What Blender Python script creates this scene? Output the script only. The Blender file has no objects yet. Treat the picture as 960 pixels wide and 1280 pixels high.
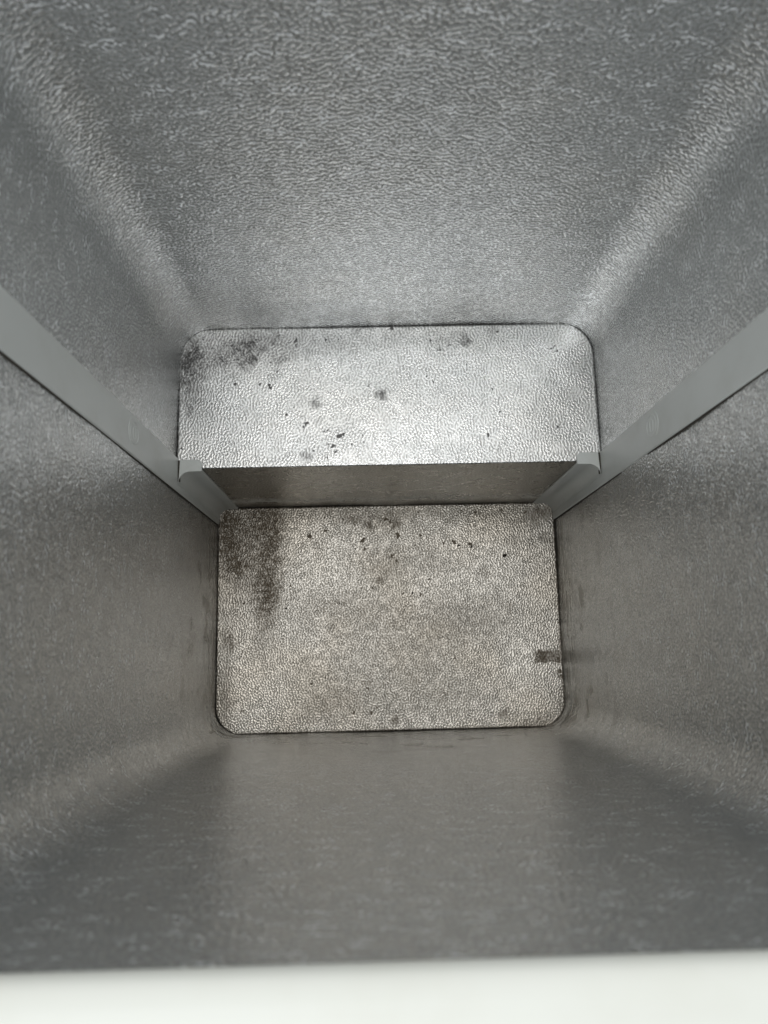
import bpy, bmesh, math, random
import numpy as np
from mathutils import Matrix, Vector, Quaternion
random.seed(4); np.random.seed(4)
S = bpy.context.scene
COL = S.collection
R_ = math.radians
H0 = 0.085                      # height of the liner floor above the ground

# ---------------------------------------------------------------- camera
cam = bpy.data.cameras.new("camera"); cam_o = bpy.data.objects.new("camera", cam); COL.objects.link(cam_o)
cam.sensor_fit = 'HORIZONTAL'; cam.sensor_width = 36.0; cam.lens = 36.0 * 962.65 / 960
cam.clip_start = 0.01; cam.clip_end = 60
CR = Matrix(((0.99961407, 0.02015039, -0.01912242), (-0.02315998, 0.98462925, -0.17311514), (0.01534016, 0.1734912, 0.98471594)))
cam_o.matrix_world = Matrix.Translation((-0.02282, 0.1039, 1.0 + H0)) @ CR.to_4x4()
cam.dof.use_dof = True; cam.dof.focus_distance = 0.84; cam.dof.aperture_fstop = 10.0; cam.dof.aperture_blades = 0
S.camera = cam_o

# ---------------------------------------------------------------- light of the room above the open cabinet
world = bpy.data.worlds.new("World"); S.world = world; world.use_nodes = True
bg = world.node_tree.nodes['Background']; bg.inputs[0].default_value = (0.90, 0.965, 1.0, 1); bg.inputs[1].default_value = 0.48
def area(name, loc, target, sx, sy, power, col):
    l = bpy.data.lights.new(name, 'AREA'); l.shape = 'RECTANGLE'; l.size = sx; l.size_y = sy; l.energy = power; l.color = col
    o = bpy.data.objects.new(name, l); COL.objects.link(o); o.location = loc
    o.rotation_euler = (Vector(target) - Vector(loc)).to_track_quat('-Z', 'Y').to_euler(); return o
area("ceiling_light", (0.15, 0.75, 2.75), (0, .22, 0.3), 2.8, 2.2, 24, (1.0, .975, .94))
area("window_light", (-0.30, -1.15, 2.5), (0, .3, 0.5), 1.7, 1.2, 30, (.95, .98, 1.0))
S.view_settings.view_transform = 'Standard'; S.view_settings.look = 'None'
S.view_settings.exposure = 0.0; S.view_settings.gamma = 1.0; S.view_settings.use_curve_mapping = False
S.cycles.use_denoising = True; S.cycles.use_adaptive_sampling = False
S.cycles.max_bounces = 16; S.cycles.glossy_bounces = 12; S.cycles.diffuse_bounces = 6
S.cycles.caustics_reflective = True; S.cycles.blur_glossy = 1.0; S.cycles.sample_clamp_indirect = 3.0

# ---------------------------------------------------------------- dimensions (metres, liner floor at z = 0)
W = 0.44287; HW = W / 2; YST = 0.2893; YB = 0.44422; HS = 0.2200; HR = 0.7190; DR = 0.0004
# stains: centre x, y, half width, half height (mm), strength
SHELF = [
  (-178.0, 412.0, 38.0, 18.0, 0.42), (-206.0, 392.0, 14.0, 36.0, 0.45), (-100.0, 425.0, 60.0, 12.0, 0.28), (60.0, 430.0, 90.0, 9.0, 0.2),
   (-173.6,405.8,5.4,5.7,0.6), (-156.3,405.5,6.2,6.5,0.6), (-145.2,409.2,5.4,5.7,0.8), (-160.1,419.9,6.2,6.5,0.45), (-150.2,421.0,7.4,7.9,0.4), (-141.6,431.4,9.9,10.5,0.35),
  (-135.4,420.8,5.0,5.2,0.35), (-209.5,414.2,8.6,9.1,0.45), (-210.4,396.0,6.1,6.5,0.5), (-200.9,415.4,6.2,6.5,0.35), (-214.3,406.5,6.2,6.5,0.4), (-218.7,385.8,6.1,6.4,0.3),
  (-208.3,353.6,4.9,5.1,0.4), (-208.8,377.9,4.9,5.1,0.3), (-209.2,397.3,1.5,1.6,0.9), (-162.2,380.9,1.5,1.5,0.9), (-136.4,380.5,1.7,1.8,0.8), (-125.3,379.0,2.2,2.3,0.8),
  (-124.1,375.9,1.7,1.8,0.8), (-116.7,394.4,2.0,2.1,0.6), (-124.9,403.6,2.0,2.1,0.6), (-98.1,428.0,2.5,2.6,0.6), (-97.4,424.1,2.0,2.1,0.6), (-103.1,426.8,2.0,2.1,0.4),
  (-66.5,428.8,2.2,2.4,0.8), (-59.7,413.7,3.0,3.1,0.5), (-76.3,357.6,4.9,5.1,0.55), (-107.4,345.4,1.7,1.8,0.8), (-87.4,336.1,2.4,2.5,0.7), (-89.9,332.4,1.7,1.8,0.7),
  (-65.5,329.4,1.5,1.5,0.7), (-68.4,327.7,1.2,1.3,0.6), (-50.9,324.1,3.4,3.5,0.85), (-58.4,312.9,2.4,2.5,0.8), (-55.3,306.6,2.2,2.3,0.7), (-64.0,314.2,1.5,1.5,0.8),
  (-40.1,313.3,1.5,1.5,0.7), (-27.2,315.6,1.5,1.5,0.8), (-37.8,333.9,2.4,2.5,0.3), (-28.2,323.6,2.0,2.0,0.4), (-85.2,301.6,4.4,4.5,0.4), (-65.8,299.8,1.9,2.0,0.4),
  (-80.3,307.5,1.5,1.5,0.5), (-8.4,367.9,5.4,5.7,0.6), (-21.8,377.2,1.5,1.5,0.7), (-52.0,429.4,1.2,1.3,0.8), (-30.6,438.8,5.0,5.3,0.3), (-123.0,431.1,6.2,6.6,0.35),
  (-115.5,407.4,6.2,6.5,0.3), (-43.1,360.8,2.5,2.6,0.35), (-99.6,354.2,1.5,1.5,0.5), (-90.5,345.1,1.5,1.5,0.6), (-148.4,338.0,1.2,1.3,0.6), (-215.9,311.6,1.4,1.5,0.8),
  (-196.2,432.3,3.0,3.2,0.5), (-203.4,416.7,2.5,2.6,0.5), (-173.3,383.7,2.5,12.9,0.3), (5.0,440.9,2.1,2.3,0.8), (47.6,426.8,2.4,2.5,0.7), (55.7,414.8,2.7,2.8,0.6),
  (83.8,426.2,4.8,5.1,0.6), (67.5,422.2,2.4,2.5,0.6), (40.9,386.2,1.3,1.4,0.9), (47.6,380.3,1.1,1.1,0.9), (118.4,435.6,1.1,1.1,0.9), (109.9,371.1,1.3,1.4,0.9),
  (117.0,346.2,1.1,1.1,0.9), (124.8,424.1,2.2,2.3,0.5), (174.7,414.8,2.4,2.5,0.6), (181.2,411.8,2.2,2.3,0.6), (178.8,417.0,2.2,2.3,0.5), (112.6,438.5,5.4,5.7,0.35),
  (129.7,352.8,2.6,2.7,0.35), (190.7,350.3,3.2,3.3,0.35), (177.3,328.1,2.6,2.7,0.6), (103.6,320.5,1.8,1.9,0.8), (38.6,359.1,1.3,1.4,0.5), (85.3,399.4,1.3,1.4,0.6),
  (2.7,402.2,1.3,1.4,0.5), (60.9,425.2,10.7,11.3,0.2), (16.9,308.1,1.3,1.3,0.5), (115.5,306.8,2.6,2.7,0.4), (218.0,304.8,2.1,2.2,0.5),
]
FLOOR = [
  (-176.0, 232.0, 34.0, 46.0, 0.45), (-154.0, 214.0, 11.0, 50.0, 0.5), (-158.0, 165.0, 12.0, 30.0, 0.4), (-20.0, 60.0, 90.0, 40.0, 0.3), (60.0, 130.0, 70.0, 34.0, 0.3), (-60.0, 150.0, 60.0, 30.0, 0.27), (20.0, 215.0, 60.0, 25.0, 0.22), (0.0, 278.0, 150.0, 9.0, 0.25), (-210.0, 60.0, 8.0, 60.0, 0.3),
   (-209.9,269.3,16.2,23.8,0.8), (-206.6,236.5,13.2,29.4,0.85), (-194.7,212.7,10.2,10.2,0.8), (-156.9,271.2,14.7,17.9,0.65), (-148.1,244.2,7.0,26.6,0.5), (-168.8,277.4,23.6,12.0,0.5),
  (-160.1,185.6,15,26,0.32), (-156.6,165.6,15,22,0.28), (-177.4,244.8,16.1,26.6,0.4), (-203.8,117.8,5.7,7.9,0.6), (-206.0,186.7,17.4,57.5,0.2), (-165.1,114.0,17.2,25.4,0.25),
  (-185.5,164.5,2.3,2.3,0.9), (-101.0,249.1,2.9,3.0,0.8), (-80.4,256.1,2.7,2.7,0.9), (-81.7,273.5,2.1,2.1,0.8), (-58.0,272.1,1.8,1.8,0.8), (-31.9,243.2,3.2,3.3,0.9),
  (-29.2,230.7,2.4,2.4,0.8), (-57.0,242.2,1.5,1.5,0.8), (-77.7,232.3,1.5,1.5,0.9), (-92.3,241.5,1.5,1.5,0.8), (-94.4,233.5,1.5,1.5,0.9), (-88.0,231.9,1.5,1.5,0.7),
  (-42.4,231.0,1.5,1.5,0.7), (-41.8,270.3,8.9,3.0,0.5), (-22.7,262.4,4.4,4.5,0.5), (-3.3,269.5,3.6,3.6,0.8), (11.3,261.7,4.4,4.5,0.7), (13.9,248.2,3.0,3.0,0.9),
  (5.9,221.7,3.5,3.5,0.8), (11.5,213.6,3.5,3.5,0.7), (-12.4,190.6,4.1,4.1,0.6), (-20.0,179.1,2.9,2.9,0.7), (-13.2,225.0,1.5,1.5,0.8), (-126.2,185.8,1.7,1.7,0.9),
  (-34.5,180.0,1.5,1.5,0.8), (-65.4,161.0,13.1,2.3,0.4), (-106.3,102.8,1.7,1.7,0.7), (-100.8,60.5,2.6,2.5,0.8), (-28.3,53.2,2.8,2.8,0.6), (-26.1,22.7,3.4,3.3,0.7),
  (-17.4,30.8,2.8,2.8,0.5), (-45.9,26.0,3.4,3.3,0.5), (-113.8,21.6,1.7,1.6,0.7), (-63.0,16.8,1.7,1.6,0.6), (4.9,13.7,4.2,4.1,0.6), (-82.3,67.1,1.4,1.4,0.6),
  (-77.9,76.8,1.4,1.4,0.6), (-188.6,28.1,2.3,2.2,0.5), (-1.9,202.7,14.6,17.5,0.2), (-79.8,33.7,28.4,13.8,0.22), (-12.2,268.2,35.5,15.0,0.25), (116.8,276.8,3.1,3.1,0.9),
  (-0.6,269.8,3.7,1.2,0.9), (14.3,249.4,2.5,2.5,0.8), (4.0,266.6,2.5,2.5,0.8), (43.4,247.8,1.8,1.9,0.9), (42.8,278.9,2.2,2.2,0.9), (99.9,279.6,1.9,1.9,0.8),
  (73.6,236.7,1.8,1.8,0.9), (88.4,237.6,2.5,2.5,0.9), (108.8,233.5,2.5,2.5,0.9), (36.8,235.0,1.2,1.2,0.7), (55.7,249.1,1.2,1.2,0.7), (5.9,221.2,2.4,2.4,0.8),
  (11.8,213.4,2.7,2.7,0.6), (34.1,195.3,2.4,2.4,0.5), (52.8,190.3,2.1,2.1,0.8), (19.2,172.9,2.1,2.1,0.9), (43.0,170.0,3.0,3.0,0.6), (59.6,185.6,1.8,1.8,0.5),
  (195.3,270.5,15.5,9.4,0.45), (209.7,278.0,12.4,9.4,0.5), (207.5,240.7,6.2,6.2,0.4), (152.5,279.2,2.5,2.5,0.7), (183.2,275.4,2.5,2.5,0.8), (219.5,66.0,3.9,8.7,0.55),
  (39.5,29.9,2.4,2.3,0.5), (4.0,26.4,2.4,2.3,0.5), (98.0,15.6,1.8,1.7,0.5), (142.4,17.3,5.3,5.1,0.45), (136.2,72.4,1.8,1.7,0.7), (219.0,129.5,1.8,1.8,0.9),
  (83.1,88.2,1.2,1.2,0.9), (178.8,7.9,17.7,4.3,0.35), (125.5,196.3,7.6,4.6,0.3), (158.3,153.3,4.5,4.5,0.4), (105.9,132.0,2.4,2.4,0.4), (119.8,139.2,39.2,17.8,0.15),
  (88.8,43.1,35.6,25.8,0.15), (217.9,16.9,5.9,17.1,0.3),
]
# ---------------------------------------------------------------- embossing pattern, computed here: band-limited cords, 0.3 m tile
TILE = 0.30
def emboss_image(name, period, seed, aniso, bw, k2):
    N = 1024; rs = np.random.RandomState(seed)
    f = np.fft.fftfreq(N, TILE / N); fu, fv = np.meshgrid(f, f); fr = np.hypot(fu, fv); th = np.arctan2(fv, fu)
    f0 = 1.0 / period
    def band(fc, bw, an):
        sp = np.exp(-((fr - fc) / (bw * fc)) ** 2) * ((1 - an) + an * np.abs(np.cos(th)) ** 3)
        w = np.fft.ifft2(np.fft.fft2(rs.randn(N, N)) * sp).real; return w / w.std()
    a = band(f0, bw, aniso); a2 = band(f0 * 1.75, .3, aniso * .5)
    m = band(1 / .020, .9, 0)                                    # strength wanders over centimetres
    h = np.tanh(1.25 * a) * (1 + .13 * m) + k2 * a2
    h = .5 + .25 * h / h.std() * .6
    im = bpy.data.images.new(name, N, N, alpha=False, float_buffer=True, is_data=True)
    px = np.ones((N, N, 4), 'f'); px[:, :, 0] = h; px[:, :, 1] = h; px[:, :, 2] = h
    im.pixels.foreach_set(px.ravel()); im.update(); im.pack(); return im
EMB_W = emboss_image("emboss_wall", .0041, 3, .42, .42, .28)
EMB_F = emboss_image("emboss_floor", .0034, 8, .5, .38, .3)
# ---------------------------------------------------------------- materials
class NT:
    def __init__(s, name):
        s.m = bpy.data.materials.new(name); s.m.use_nodes = True; s.t = s.m.node_tree; s.t.nodes.clear()
    def n(s, typ, ins=None, **kw):
        nd = s.t.nodes.new(typ)
        for k, v in kw.items(): setattr(nd, k, v)
        for k, v in (ins or {}).items():
            if hasattr(v, 'is_output'): s.t.links.new(v, nd.inputs[k])
            else: nd.inputs[k].default_value = v
        return nd
    def math(s, op, a, b=None, c=None, clamp=False):
        ins = {0: a}
        if b is not None: ins[1] = b
        if c is not None: ins[2] = c
        return s.n('ShaderNodeMath', ins, operation=op, use_clamp=clamp).outputs[0]
    def rng(s, v, a, b, c=0.0, d=1.0, smooth=False):
        return s.n('ShaderNodeMapRange', {0: v, 1: a, 2: b, 3: c, 4: d}, interpolation_type='SMOOTHSTEP' if smooth else 'LINEAR').outputs[0]
    def mix(s, f, a, b, mode='MIX'):
        return s.n('ShaderNodeMix', {0: f, 6: a, 7: b}, data_type='RGBA', blend_type=mode).outputs[2]
    def noise(s, vec, scale, detail=2.0, rough=.5, dist=0.0):
        return s.n('ShaderNodeTexNoise', {'Vector': vec, 'Scale': scale, 'Detail': detail, 'Roughness': rough, 'Distortion': dist}).outputs[0]
    def mapping(s, vec, scale, loc=(0, 0, 0)):
        return s.n('ShaderNodeMapping', {0: vec, 1: loc, 3: scale}).outputs[0]
    def coord(s): return s.n('ShaderNodeTexCoord').outputs['Object']
    def out(s, sh): s.n('ShaderNodeOutputMaterial', {0: sh}); return s.m

def aluminium(name, base, dirt_col, rough, emb_img, emb_scale, emb_amp, stained=False, wall=False, step=False, warm=0.0, valley=.2):
    g = NT(name); co = g.coord()
    sep = g.n('ShaderNodeSeparateXYZ', {0: co}); z = sep.outputs[2]
    # stucco embossing
    uv = g.n('ShaderNodeUVMap', uv_map='metres').outputs[0]
    tex = g.n('ShaderNodeTexImage', {0: g.mapping(uv, (1 / TILE * emb_scale,) * 3)}, image=emb_img, interpolation='Cubic')
    h = tex.outputs[0]
    fine = g.noise(co, 2600, 2, .6)
    low = g.noise(co, 9, 2, .5)
    mid = g.noise(co, 40, 2, .5)
    # large soft discolouration
    big = g.noise(g.mapping(co, (1, 1, .6)), 14, 5, .62)
    mot = g.rng(big, .35, .68, 0, 1, True)
    spk = g.noise(co, 420, 3, .6)
    col = g.mix(mot, (*[c * .93 for c in base], 1), (*base, 1))
    col = g.mix(g.rng(low, .4, .66, 0, .15 + warm, True), col, (base[0] * .95, base[1] * .88, base[2] * .79, 1))
    rg = g.math('ADD', rough, g.math('MULTIPLY', g.math('SUBTRACT', mid, .5), .14))
    ca = g.math('MULTIPLY', g.rng(spk, .62, .74, 0, 1, True), .25)
    col = g.mix(ca, col, (.16, .15, .13, 1))
    vl = g.math('MULTIPLY', g.rng(h, .28, .58, 1, 0, True), valley)
    col = g.mix(vl, col, (base[0] * .22, base[1] * .20, base[2] * .17, 1))
    dirt = None
    if stained:
        at = g.n('ShaderNodeAttribute', attribute_name='stain').outputs['Fac']
        bl = g.noise(co, 330, 4, .65); b2 = g.noise(co, 90, 3, .6)
        k = g.math('ADD', at, g.math('MULTIPLY', g.math('SUBTRACT', bl, .5), .75))
        k = g.math('ADD', k, g.math('MULTIPLY', g.math('SUBTRACT', b2, .5), .3))
        k = g.math('ADD', k, g.math('MULTIPLY', g.math('SUBTRACT', .5, h), .35))
        sharp = g.math('MULTIPLY', g.rng(k, .24, .56, 0, 1, True), g.rng(at, .02, .12, 0, .95))
        sm = g.n('ShaderNodeAttribute', attribute_name='smear').outputs['Fac']
        b3 = g.noise(co, 210, 5, .7, .4); b4 = g.noise(co, 60, 3, .6)
        mod = g.math('ADD', g.rng(b3, .38, .62, .55, 1.35), g.math('MULTIPLY', g.math('SUBTRACT', b4, .5), 1.0))
        mod = g.math('ADD', mod, g.math('MULTIPLY', g.math('SUBTRACT', .5, h), .7))
        soft = g.math('MULTIPLY', sm, mod, clamp=True)
        dirt = g.math('MAXIMUM', sharp, soft, clamp=True)
    if wall:
        st = g.noise(g.mapping(uv, (1, .13, 1)), 170, 4, .6)
        st2 = g.noise(g.mapping(uv, (1, .22, 1), (3, 1, 0)), 240, 4, .65)
        bt = g.noise(g.mapping(uv, (1, .7, 1), (1, 5, 0)), 26, 5, .62)
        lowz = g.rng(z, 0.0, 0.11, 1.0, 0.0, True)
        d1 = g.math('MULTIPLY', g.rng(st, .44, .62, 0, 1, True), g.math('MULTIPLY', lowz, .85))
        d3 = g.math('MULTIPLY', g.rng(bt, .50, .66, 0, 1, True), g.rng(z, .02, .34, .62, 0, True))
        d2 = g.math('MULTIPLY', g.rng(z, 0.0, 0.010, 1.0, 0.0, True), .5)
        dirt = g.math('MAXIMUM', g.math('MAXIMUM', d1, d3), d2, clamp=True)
        # pale dried scuffs; skylight glints on the crests painted in as pale colour
        sc = g.math('MULTIPLY', g.rng(st2, .54, .68, 0, 1, True), g.rng(z, .03, .16, .9, .10, True))
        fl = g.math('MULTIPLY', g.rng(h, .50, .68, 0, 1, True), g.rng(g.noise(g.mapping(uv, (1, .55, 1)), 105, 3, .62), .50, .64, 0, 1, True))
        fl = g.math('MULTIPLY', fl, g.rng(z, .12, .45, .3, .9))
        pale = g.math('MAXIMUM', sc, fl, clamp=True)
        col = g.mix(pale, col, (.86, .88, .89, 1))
        low_dark = g.math('MULTIPLY', g.rng(z, .0, .30, 1, 0, True), .42)  # shade deep in the liner painted into the colour, stronger towards the floor
        col = g.mix(low_dark, col, (.26, .25, .225, 1))
    if step:
        wob = g.noise(g.mapping(co, (1, .1, .1)), 35, 3, .6)
        zz = g.math('ADD', z, g.math('MULTIPLY', g.math('SUBTRACT', wob, .5), .045))
        line = g.math('MULTIPLY', g.rng(zz, .026, .036, 0, 1, True), g.rng(zz, .044, .062, 1, 0, True))
        brk = g.noise(co, 110, 4, .65)
        line = g.math('MULTIPLY', line, g.rng(brk, .38, .58, 0, .8, True))
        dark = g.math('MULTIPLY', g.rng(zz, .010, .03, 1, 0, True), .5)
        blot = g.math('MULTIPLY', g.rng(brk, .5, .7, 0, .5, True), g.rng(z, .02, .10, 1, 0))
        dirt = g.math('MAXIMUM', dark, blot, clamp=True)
        low_dark = g.rng(z, .0, .16, .5, .2)  # riser colour turns darker and browner towards its foot
        col = g.mix(low_dark, col, (.25, .22, .18, 1))
    if dirt is not None:
        col = g.mix(dirt, col, (*dirt_col, 1))
        rg = g.math('ADD', rg, g.math('MULTIPLY', dirt, .3), clamp=True)
    met = 1.0
    if dirt is not None: met = g.rng(dirt, 0, 1, .74 if wall else 1.0, .65)
    if wall: met = g.math('MULTIPLY', met, g.rng(pale, 0, 1, 1, .45))
    b0 = g.n('ShaderNodeBump', {'Strength': 1.0, 'Distance': .0022, 'Height': low})
    b1 = g.n('ShaderNodeBump', {'Strength': 1.0, 'Distance': emb_amp, 'Height': h, 'Normal': b0.outputs[0]})
    b2n = g.n('ShaderNodeBump', {'Strength': 1.0, 'Distance': .00004, 'Height': fine, 'Normal': b1.outputs[0]})
    p = g.n('ShaderNodeBsdfPrincipled', {'Base Color': col, 'Metallic': met, 'Roughness': rg, 'Normal': b2n.outputs[0]})
    if step:
        crust = g.n('ShaderNodeBsdfPrincipled', {'Base Color': (.80, .78, .72, 1), 'Metallic': 0.0, 'Roughness': .7, 'Normal': b2n.outputs[0]})
        p = g.n('ShaderNodeMixShader', {0: line, 1: p.outputs[0], 2: crust.outputs[0]})
    return g.out(p.outputs[0])

def plastic(name, col, rough, grime=0.2, grain=.00003):
    g = NT(name); co = g.coord()
    big = g.noise(co, 22, 4, .6); fine = g.noise(co, 1500, 2, .5)
    c = g.mix(g.rng(big, .45, .75, 0, grime, True), (*col, 1), (col[0] * .72, col[1] * .69, col[2] * .60, 1))
    z = g.n('ShaderNodeSeparateXYZ', {0: co}).outputs[2]
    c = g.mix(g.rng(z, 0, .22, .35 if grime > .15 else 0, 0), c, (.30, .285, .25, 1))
    b = g.n('ShaderNodeBump', {'Strength': 1.0, 'Distance': grain, 'Height': fine})
    rg = g.math('ADD', rough, g.math('MULTIPLY', g.math('SUBTRACT', big, .5), .2))
    p = g.n('ShaderNodeBsdfPrincipled', {'Base Color': c, 'Roughness': rg, 'Normal': b.outputs[0]})
    return g.out(p.outputs[0])

ALU = (.80, .80, .79)
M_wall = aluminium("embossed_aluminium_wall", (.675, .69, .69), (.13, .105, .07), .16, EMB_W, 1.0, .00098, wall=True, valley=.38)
M_floor = aluminium("embossed_aluminium_floor", (.75, .715, .66), (.15, .12, .085), .21, EMB_F, 1.0, .00080, stained=True, warm=.25, valley=.72)
M_shelf = aluminium("embossed_aluminium_shelf", (.87, .868, .86), (.14, .135, .13), .27, EMB_F, 1.0, .00058, stained=True, valley=.45)
M_step = aluminium("embossed_aluminium_step", (.66, .64, .60), (.08, .068, .054), .28, EMB_W, 1.0, .0010, step=True, valley=.5)
M_white = plastic("white_plastic", (.66, .675, .65), .38)
M_rim = plastic("white_rim_plastic", (.66, .665, .615), .35, .12)
M_cab = plastic("white_enamel", (.78, .79, .77), .3, .05)
g = NT("dark_void"); M_dark = g.out(g.n('ShaderNodeBsdfPrincipled', {'Base Color': (.05, .042, .032, 1), 'Roughness': .8}).outputs[0])
g = NT("crumb"); c_ = g.noise(g.coord(), 900, 2)
M_crumb = g.out(g.n('ShaderNodeBsdfPrincipled', {'Base Color': g.mix(c_, (.015, .011, .008, 1), (.05, .035, .022, 1)), 'Roughness': .75}).outputs[0])
g = NT("ground_concrete"); c_ = g.noise(g.coord(), 6, 8, .6)
M_ground = g.out(g.n('ShaderNodeBsdfPrincipled', {'Base Color': g.mix(c_, (.24, .235, .225, 1), (.36, .35, .335, 1)), 'Roughness': .8}).outputs[0])

# ---------------------------------------------------------------- mesh helpers
def link(name, me, mat, parent=None, loc=(0, 0, 0)):
    o = bpy.data.objects.new(name, me); COL.objects.link(o)
    if mat: me.materials.append(mat)
    o.parent = parent; o.location = loc; return o
def grid_mesh(name, P, smooth=True, stain=None, normals=None, flip=False, uv=None, smear=None):
    ny, nx = P.shape[:2]
    idx = np.arange(ny * nx).reshape(ny, nx)
    a, b, c, d = idx[:-1, :-1].ravel(), idx[:-1, 1:].ravel(), idx[1:, 1:].ravel(), idx[1:, :-1].ravel()
    q = np.stack([a, d, c, b] if flip else [a, b, c, d], 1)
    me = bpy.data.meshes.new(name)
    me.vertices.add(ny * nx); me.vertices.foreach_set('co', P.reshape(-1).astype('f'))
    me.loops.add(q.size); me.loops.foreach_set('vertex_index', q.ravel().astype('i'))
    me.polygons.add(len(q)); me.polygons.foreach_set('loop_start', (np.arange(len(q)) * 4).astype('i'))
    me.polygons.foreach_set('loop_total', np.full(len(q), 4, 'i'))
    me.update(calc_edges=True)
    if smooth: me.polygons.foreach_set('use_smooth', np.ones(len(q), bool))
    if uv is not None:
        U = uv.reshape(-1, 2)[q.ravel()]; L = me.uv_layers.new(name='metres'); L.data.foreach_set('uv', U.ravel().astype('f'))
    if stain is not None:
        at = me.attributes.new('stain', 'FLOAT', 'POINT'); at.data.foreach_set('value', stain.ravel().astype('f'))
    if smear is not None:
        at = me.attributes.new('smear', 'FLOAT', 'POINT'); at.data.foreach_set('value', smear.ravel().astype('f'))
    if normals is not None: me.normals_split_custom_set_from_vertices(normals.reshape(-1, 3).tolist())
    return me
def bm_mesh(name, bm, smooth=False):
    bmesh.ops.recalc_face_normals(bm, faces=bm.faces)
    me = bpy.data.meshes.new(name); bm.to_mesh(me); bm.free()
    if smooth:
        for p in me.polygons: p.use_smooth = True
    return me
def extrude_profile(name, pts, z0, z1, smooth_angle=35, bev=0.0):
    """closed (x, y) outline swept vertically"""
    bm = bmesh.new()
    lo = [bm.verts.new((x, y, z0)) for x, y in pts]; hi = [bm.verts.new((x, y, z1)) for x, y in pts]
    n = len(pts)
    for i in range(n): bm.faces.new((lo[i], lo[(i + 1) % n], hi[(i + 1) % n], hi[i]))
    bm.faces.new(lo[::-1]); top = bm.faces.new(hi)
    if bev: bmesh.ops.bevel(bm, geom=list(top.edges), offset=bev, segments=2, affect='EDGES', profile=.6)
    me = bm_mesh(name, bm, True); me.set_sharp_from_angle(angle=R_(smooth_angle)); return me
def vnoise(x, y, s, seed):
    """smooth value noise on arrays"""
    r = np.random.RandomState(seed); T = r.rand(128, 128)
    X, Y = x / s, y / s; xi, yi = np.floor(X).astype(int), np.floor(Y).astype(int)
    fx, fy = X - xi, Y - yi; fx = fx * fx * (3 - 2 * fx); fy = fy * fy * (3 - 2 * fy)
    g_ = lambda i, j: T[j % 128, i % 128]
    return (g_(xi, yi) * (1 - fx) + g_(xi + 1, yi) * fx) * (1 - fy) + (g_(xi, yi + 1) * (1 - fx) + g_(xi + 1, yi + 1) * fx) * fy

# ---------------------------------------------------------------- the chest freezer
fz = bpy.data.objects.new("chest_freezer", None); COL.objects.link(fz); fz.empty_display_size = .1
fz['label'] = "open chest freezer seen from above, embossed aluminium liner with a step and white rim"
fz['category'] = "freezer"
UP = (0, 0, H0)

# liner walls: one band of sheet round a rounded rectangle, in four pressed panels
def perimeter(R, n_c=14, step=.006):
    """points of the rounded rectangle, starting mid corner (front-left), counter-clockwise; returns list of 4 segments"""
    cs = [(-HW + R, R), (HW - R, R), (HW - R, YB - R), (-HW + R, YB - R)]   # FL, FR, BR, BL centres
    a0 = [180, 270, 0, 90]
    segs = []
    for k in range(4):      # wall k goes from corner k to corner k+1: front, right, back, left
        c, d = cs[k], cs[(k + 1) % 4]; A, B = a0[k], a0[(k + 1) % 4]
        pts = []
        for i in range(n_c // 2 + 1):
            t = R_(A + 45 + 45 * i / (n_c // 2)); pts.append((c[0] + R * math.cos(t), c[1] + R * math.sin(t)))
        t1 = R_(B); e = (d[0] + R * math.cos(t1), d[1] + R * math.sin(t1)); s_ = pts[-1]
        m = 60
        for i in range(1, m): pts.append((s_[0] + (e[0] - s_[0]) * i / m, s_[1] + (e[1] - s_[1]) * i / m))
        for i in range(n_c // 2 + 1):
            t = R_(B + 45 * i / (n_c // 2)); pts.append((d[0] + R * math.cos(t), d[1] + R * math.sin(t)))
        segs.append(pts)
    return segs
zs = np.concatenate([np.arange(-.010, .07, .002), np.arange(.07, HR - .001, .006), [HR]])
def radius(z): return .0335 + .0045 * max(0, min(1, (z - .05) / .5))
WALLS = [[], [], [], []]
for z in zs:
    for k, s_ in enumerate(perimeter(radius(z))): WALLS[k].append([(x, y, z) for x, y in s_])
offs = []
full = np.concatenate([np.array(w)[:, :-1] for w in WALLS], axis=1)        # closed band, columns shared once
nz, nc = full.shape[:2]
def band_normals(P):
    du = np.roll(P, -1, 1) - np.roll(P, 1, 1); dv = np.gradient(P, axis=0)
    n = np.cross(dv, du); n /= np.linalg.norm(n, axis=2, keepdims=True); return n
nrm = band_normals(full)
cen = np.array([0, YB / 2, 0])
if np.mean(np.sum(nrm * (cen - full) * [1, 1, 0], axis=2)) < 0: nrm = -nrm
s_len = np.linalg.norm(np.roll(full, -1, 1) - full, axis=2).cumsum(1)
Z = full[:, :, 2]
amp = (vnoise(s_len, Z, .11, 3) - .5) * .0022 + (vnoise(s_len, Z, .045, 5) - .5) * .0006
# pressing creases round the lower corners
fx, fy = np.abs(full[:, :, 0]), full[:, :, 1]
cm = np.exp(-(((fx - HW + .010) ** 2 + (fy - .012) ** 2) / .030 ** 2))
amp += cm * np.exp(-((Z - .028) / .022) ** 2) * (.0010 * np.sin(Z * 2 * math.pi / .013 + s_len * 14) + .0009)
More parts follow.
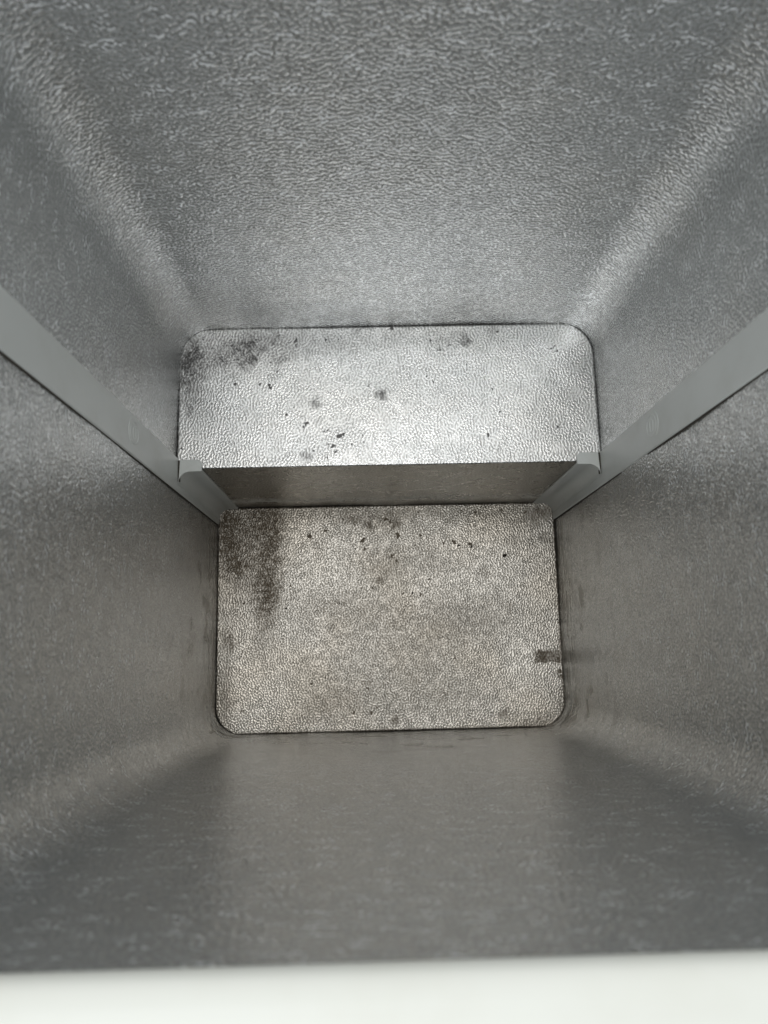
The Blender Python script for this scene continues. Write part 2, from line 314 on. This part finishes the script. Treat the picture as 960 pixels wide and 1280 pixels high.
# a shallow kink low in the far wall
amp += -.0012 * np.exp(-((full[:, :, 0] + .135) / .006) ** 2 - ((Z - HS - .03) / .03) ** 2) * (full[:, :, 1] > YB - .02)
amp *= np.clip((HR - Z) / .03, 0, 1)
full = full + nrm * amp[:, :, None]
nrm2 = band_normals(full)
if np.mean(np.sum(nrm2 * nrm, axis=2)) < 0: nrm2 = -nrm2
lab = ["near wall of the liner directly below the white rim", "right-hand wall of the liner", "far wall of the liner above the step", "left-hand wall of the liner"]
mid_ = full[nz // 2]; s_seg = np.linalg.norm(np.roll(mid_, -1, 0) - mid_, axis=1); s_base = np.concatenate([[0], np.cumsum(s_seg)])
c0 = 0
for k in range(4):
    ncol = len(WALLS[k][0]) - 1
    # columns of this panel, last one shared with the next
    ids = [(c0 + i) % nc for i in range(ncol + 1)]; c0 += ncol
    rows = slice(0, nz)
    if k == 2: rows = slice(int(np.searchsorted(zs, HS - .012)), nz)
    P = full[rows][:, ids]; N = nrm2[rows][:, ids]
    su = np.repeat((s_base[c0 - ncol] + np.concatenate([[0], np.cumsum(s_seg[np.arange(c0 - ncol, c0) % nc])]))[None, :], P.shape[0], 0)
    UVs = np.stack([P[:, :, 2] * 1.0, su], 2)
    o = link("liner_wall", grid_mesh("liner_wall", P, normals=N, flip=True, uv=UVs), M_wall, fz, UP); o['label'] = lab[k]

# stain map helper
def stains(X, Y, lst, seed):
    s = np.zeros_like(X); sme = np.zeros_like(X)
    wx = (vnoise(X, Y, .006, seed) - .5) * .006 + (vnoise(X, Y, .0025, seed + 4) - .5) * .004; wy = (vnoise(X, Y, .006, seed + 1) - .5) * .006 + (vnoise(X, Y, .0025, seed + 5) - .5) * .004
    for x, y, a, b, k in lst:
        big = min(1.6, max(a, b) / 5)
        f_ = .82 if a < 4 else 1.0
        a2, b2 = max(a * f_, 1.15) / 1e3, max(b * f_, 1.15) / 1e3
        d = ((X + wx * big - x / 1e3) / a2) ** 2 + ((Y + wy * big - y / 1e3) / b2) ** 2
        if a < 4: s = np.maximum(s, k * np.exp(-d * .8))
        else: sme = sme + (1 - sme) * k * np.exp(-(d * .62) ** 1.4)
    return s, sme
def panel(name, y0, y1, rf, rb, h, lst, mat, seed, front_bend=0.0, extra=None, step=.0007):
    """sheet with rounded corners, edges turned down; h = height"""
    gap = .0005; x1 = HW - gap; ya, yb_ = y0, y1
    ny = int((yb_ - ya) / step); nx = int(2 * x1 / step)
    ys = np.linspace(ya, yb_, ny); u = np.linspace(-1, 1, nx)
    ins = np.zeros(ny)
    for i, y in enumerate(ys):
        if rf and y < ya + rf: ins[i] = rf - math.sqrt(max(0, rf ** 2 - (ya + rf - y) ** 2))
        if rb and y > yb_ - rb: ins[i] = rb - math.sqrt(max(0, rb ** 2 - (y - yb_ + rb) ** 2))
    jit = (np.random.rand(ny) - .5) * .0003
    X = u[None, :] * (x1 - ins + jit)[:, None]; Y = np.repeat(ys[:, None], nx, 1)
    ed = np.minimum(x1 - ins[:, None] - np.abs(X), np.minimum(Y - ya if not front_bend else 1, yb_ - Y))
    Zp = -.0009 * np.clip(1 - ed / .0015, 0, 1) ** 2
    Zp += (vnoise(X, Y, .05, seed) - .5) * .0012 + (vnoise(X, Y, .02, seed + 7) - .5) * .0004
    Zp[:, :] *= 1
    if front_bend:
        k = np.clip(1 - (Y - ya) / .02, 0, 1); Zp = Zp * (1 - k)
    st, sme = stains(X, Y, lst, seed)
    # dirt gathered along the edges
    e2 = np.exp(-np.clip(ed, 0, 1) / .0022) * (.35 + .6 * vnoise(X, Y, .009, seed + 3))
    if front_bend: e2 *= np.clip((Y - ya) / .02, 0, 1) ** .3
    st = np.clip(st, 0, 1); sme = np.clip(np.maximum(sme, e2), 0, 1)
    if extra: sme = extra(X, Y, sme)
    if front_bend:      # roll the front edge over
        rb_ = front_bend; n = 7
        xs = X[0]; rows = []
        for i in range(n, 0, -1):
            t = math.pi / 2 * i / n
            rows.append(np.stack([xs, np.full_like(xs, ya - rb_ * math.sin(t)), np.full_like(xs, -rb_ * (1 - math.cos(t)))], 1))
        P = np.concatenate([np.array(rows), np.stack([X, Y, Zp], 2)], 0); st = np.concatenate([np.repeat(st[:1], n, 0), st], 0); sme = np.concatenate([np.repeat(sme[:1], n, 0), sme], 0)
    else: P = np.stack([X, Y, Zp], 2)
    P[:, :, 2] += h
    return link(name, grid_mesh(name, P, stain=st, smear=sme, uv=P[:, :, :2] + [.07 * seed, .013 * seed]), mat, fz, UP)
def patch(X, Y, st):
    wob = (vnoise(X, Y, .004, 77) - .5) * .005
    m = np.clip((X - .1845 + wob) / .002, 0, 1) * np.clip((Y - .0785 + wob * .7 - (.222 - X) * .03) / .002, 0, 1) * np.clip((Y * -1 + .0990 + wob * .7 - .003 * np.sin((X - .184) * 80)) / .002, 0, 1)
    return np.maximum(st, m * np.clip((.2205 - X) / .004, .35, 1) * (.58 + .3 * vnoise(X, Y, .005, 78)))
fl = panel("floor_panel", .0005, YST - .0006, .0334, .0135, 0.0, FLOOR, M_floor, 21, extra=patch)
sh = panel("step_top", YST + .003, YB - .0005, 0, .0350, HS, SHELF, M_shelf, 51, front_bend=.0018)
# step front: sheet from the bend down to the floor
xs = np.linspace(-HW + .0005, HW - .0005, 300); zz = np.linspace(-.008, HS - .0018, 90)
X, Z2 = np.meshgrid(xs, zz)
Yf = YST + .0012 * (Z2 / HS) + (vnoise(X, Z2, .06, 9) - .5) * .0014 * np.clip((HS - Z2) / .03, 0, 1)
link("step_front", grid_mesh("step_front", np.stack([X, Yf, Z2], 2), uv=np.stack([Z2, X], 2)), M_step, fz, UP)
# dark joint under the floor edges
bm = bmesh.new()
for x, y in ((-HW - .002, -.002), (HW + .002, -.002), (HW + .002, YST + .01), (-HW - .002, YST + .01)): bm.verts.new((x, y, -.0030))
bm.faces.new(bm.verts); link("floor_seam", bm_mesh("floor_seam", bm), M_dark, fz, UP)
bm = bmesh.new()
for x, y in ((-HW - .002, YST + .004), (HW + .002, YST + .004), (HW + .002, YB + .002), (-HW - .002, YB + .002)): bm.verts.new((x, y, HS - .0030))
bm.faces.new(bm.verts); link("step_seam", bm_mesh("step_seam", bm), M_dark, fz, UP)

# white corner channels: flat strip up the side wall, corner cover with a coved face below the step
def ring(bm, cx, cy, r1, r2, w, x0, x1, a0=0, a1=360, n=48):
    """raised ring in the y/z plane, elliptical"""
    closed = a1 - a0 >= 360; m = n if closed else n + 1
    vs = []
    for i in range(m):
        t = R_(a0 + (a1 - a0) * i / n); c, s = math.cos(t), math.sin(t)
        vs.append([bm.verts.new((x, cx + (r1 + d) * c, cy + (r2 + d) * s)) for x, d in ((x0, -w), (x1, -w * .4), (x1, w * .4), (x0, w))])
    for i in range(n if closed else n):
        A, B = vs[i], vs[(i + 1) % m]
        for j in range(3): bm.faces.new((A[j], A[j + 1], B[j + 1], B[j]))
for sgn in (-1, 1):
    yn = .2670 if sgn < 0 else .2650; yf = .3020 if sgn < 0 else .3003
    xw = HW + .0010; T = .0030           # wall side and thickness of the strip
    def fx_(x): return sgn * x
    st_pts = [(fx_(xw), yn + .0004), (fx_(xw - T + .0008), yn), (fx_(xw - T), yn + .0009), (fx_(xw - T), yf - .0008), (fx_(xw - T + .0008), yf), (fx_(xw), yf)]
    strip = link("corner_strip", extrude_profile("corner_strip", st_pts, .0015, HR - .0005, 25), M_white, fz, UP)
    strip['label'] = "white plastic strip up the left wall" if sgn < 0 else "white plastic strip up the right wall"
    # cover: coved profile
    xs_, yfr, rr = xw - T + .0, YST - .0020, .0125
    xin = .1950
    pts = [(fx_(xs_ + .0004), yfr - rr)]
    cxx, cyy = xs_ - .0006 - rr, yfr - rr
    for i in range(13):
        t = R_(90 * i / 12); pts.append((fx_(cxx + rr * math.cos(t)), cyy + rr * math.sin(t)))
    pts += [(fx_(xin + .0012), yfr), (fx_(xin), yfr + .0008), (fx_(xin), YST + .0005), (fx_(xs_ + .0004), YST + .0005)]
    cov = link("corner_cover", extrude_profile("corner_cover", pts, .0012, HS + .0012, 40), M_white, strip)
    # its cap: turned back over the step top, with a rounded inner end
    cap = [(fx_(xs_ - .0006), yfr - rr)]
    for i in range(13):
        t = R_(90 * i / 12); cap.append((fx_(cxx + (rr + .0) * math.cos(t) ), cyy + (rr + .0) * math.sin(t)))
    cap = [(x, y - .0003) for x, y in cap]
    cap += [(fx_(xin - .0004), yfr - .0003), (fx_(xin - .0004), .2945)]
    for i in range(7):
        t = R_(90 * i / 6); cap.append((fx_(xin + .0046 - .005 * math.cos(t)), .2945 + .005 * math.sin(t)))
    cap += [(fx_(xs_ - .0020), .2995), (fx_(xs_ - .0020), yfr - rr + .007)]
    link("cover_cap", extrude_profile("cover_cap", cap, HS + .0012, HS + .0030, 40, .0004), M_white, strip)
    sm = bmesh.new()       # dark joint beside the strip and behind the cap
    for a, b, c, d, z0, z1 in ((HW - .0006, HW + .001, yn - .0012, yn + .0005, .0015, HR - .0005), (xs_ - .0022, xs_ + .0005, yfr - rr + .002, .2992, HS - .001, HS + .0016)):
        q_ = bmesh.ops.create_cube(sm, size=1.0, matrix=Matrix.Translation((fx_((a + b) / 2), (c + d) / 2, (z0 + z1) / 2)) @ Matrix.Diagonal((b - a, d - c, z1 - z0, 1)))
    link("seam", bm_mesh("seam", sm), M_dark, strip)
    bm = bmesh.new(); xo, xi = fx_(xw - T - .00001 + .0002), fx_(xw - T - .0005)
    my = .2868 if sgn < 0 else .2848; mz = .3690
    ring(bm, my, mz, .0093, .0105, .00055, xo, xi)
    ring(bm, my, mz, .0060, .0036, .0005, xo, xi)
    ring(bm, my, mz + .0005, .0125, .0150, .00045, xo, xi, 35, 150, 24)
    link("moulded_mark", bm_mesh("moulded_mark", bm, True), M_white, strip)

# rim: white moulded frame round the opening
def rrect(off, z, R0, n=12):
    """rounded rectangle offset outwards"""
    R = R0 + off; x0, x1, y0, y1 = -HW - off, HW + off, -off, YB + off; o = []
    for cx_, cy_, a in ((x0 + R, y0 + R, 180), (x1 - R, y0 + R, 270), (x1 - R, y1 - R, 0), (x0 + R, y1 - R, 90)):
        for i in range(n + 1):
            t = R_(a + 90 * i / n); o.append((cx_ + R * math.cos(t), cy_ + R * math.sin(t), z))
    return o
prof = [(.0012, HR - .0060), (.0001, HR - .0006), (.0003, HR + .0006), (.0014, HR + .0022), (.0030, HR + .0034), (.0050, HR + .0043), (.0075, HR + .0049), (.0110, HR + .0053), (.0300, HR + .0058), (.0560, HR + .0060), (.0620, HR + .0062), (.0650, HR + .0020), (.0655, HR - .030), (.0610, HR - .031)]
def sweep(name, prof, R0, mat, close=False, sm=40):
    bm = bmesh.new(); rows = [[bm.verts.new(p) for p in rrect(o_, z_, R0)] for o_, z_ in prof]; n = len(rows[0])
    for a, b in zip(rows[:-1], rows[1:]):
        for i in range(n): bm.faces.new((a[i], a[(i + 1) % n], b[(i + 1) % n], b[i]))
    me = bm_mesh(name, bm, True); me.set_sharp_from_angle(angle=R_(sm))
    return link(name, me, mat, fz, UP)
sweep("rim", prof, radius(HR), M_rim)
# outer cabinet: enamelled steel skin down to a base
B = -H0 + .02
sweep("cabinet", [(.0600, HR - .012), (.0600, B + .01), (.0580, B), (.0500, B), (-.1500, B)], .012, M_cab)
for sx in (-1, 1):
    for yy in (0.0, YB):
        bm = bmesh.new(); bmesh.ops.create_cone(bm, cap_ends=True, segments=20, radius1=.016, radius2=.013, depth=.0205)
        link("foot", bm_mesh("foot", bm), M_dark, fz, (sx * (HW + .01), yy, .01025))

# crumbs lying on the liner floor
def crumb(x, y, r, seed, label, group=None, zb=0.0):
    rd = random.Random(seed); bm = bmesh.new(); bmesh.ops.create_icosphere(bm, subdivisions=2, radius=r)
    for v in bm.verts:
        v.co *= rd.uniform(.75, 1.2); v.co.z *= .55; v.co.x *= 1.25
    zmin = min(v.co.z for v in bm.verts)
    for v in bm.verts: v.co.z -= zmin
    o = link("crumb", bm_mesh("crumb", bm, True), M_crumb, None, (x, y, zb + H0 + .0002)); o.rotation_euler.z = rd.uniform(0, 3)
    o['label'] = label; o['category'] = "crumb"
    if group: o['group'] = group
crumb(.1525, .2187, .0024, 1, "largest black crumb, lying on the lower floor towards its far right corner")
for i, (x, y, r, w) in enumerate(((.0930, .2330, .0012, "tiny dark crumb, left one of a pair near the foot of the step"), (.1105, .2310, .0015, "small dark crumb closest to the left of the largest black crumb"),
        (.0310, .1725, .0011, "tiny dark crumb near the middle of the lower floor"), (-.1325, .1560, .0011, "tiny dark crumb right below the brown smudge on the left of the floor"), (.2170, .1345, .0010, "tiny dark crumb at the right edge of the lower floor, above the dark patch"))):
    crumb(x, y, r, 10 + i, w, "tiny dark crumbs scattered on the floor")

# ground the freezer stands on
bm = bmesh.new(); bmesh.ops.create_grid(bm, x_segments=2, y_segments=2, size=4.0)
gr = link("ground", bm_mesh("ground", bm), M_ground, None); gr['kind'] = 'structure'
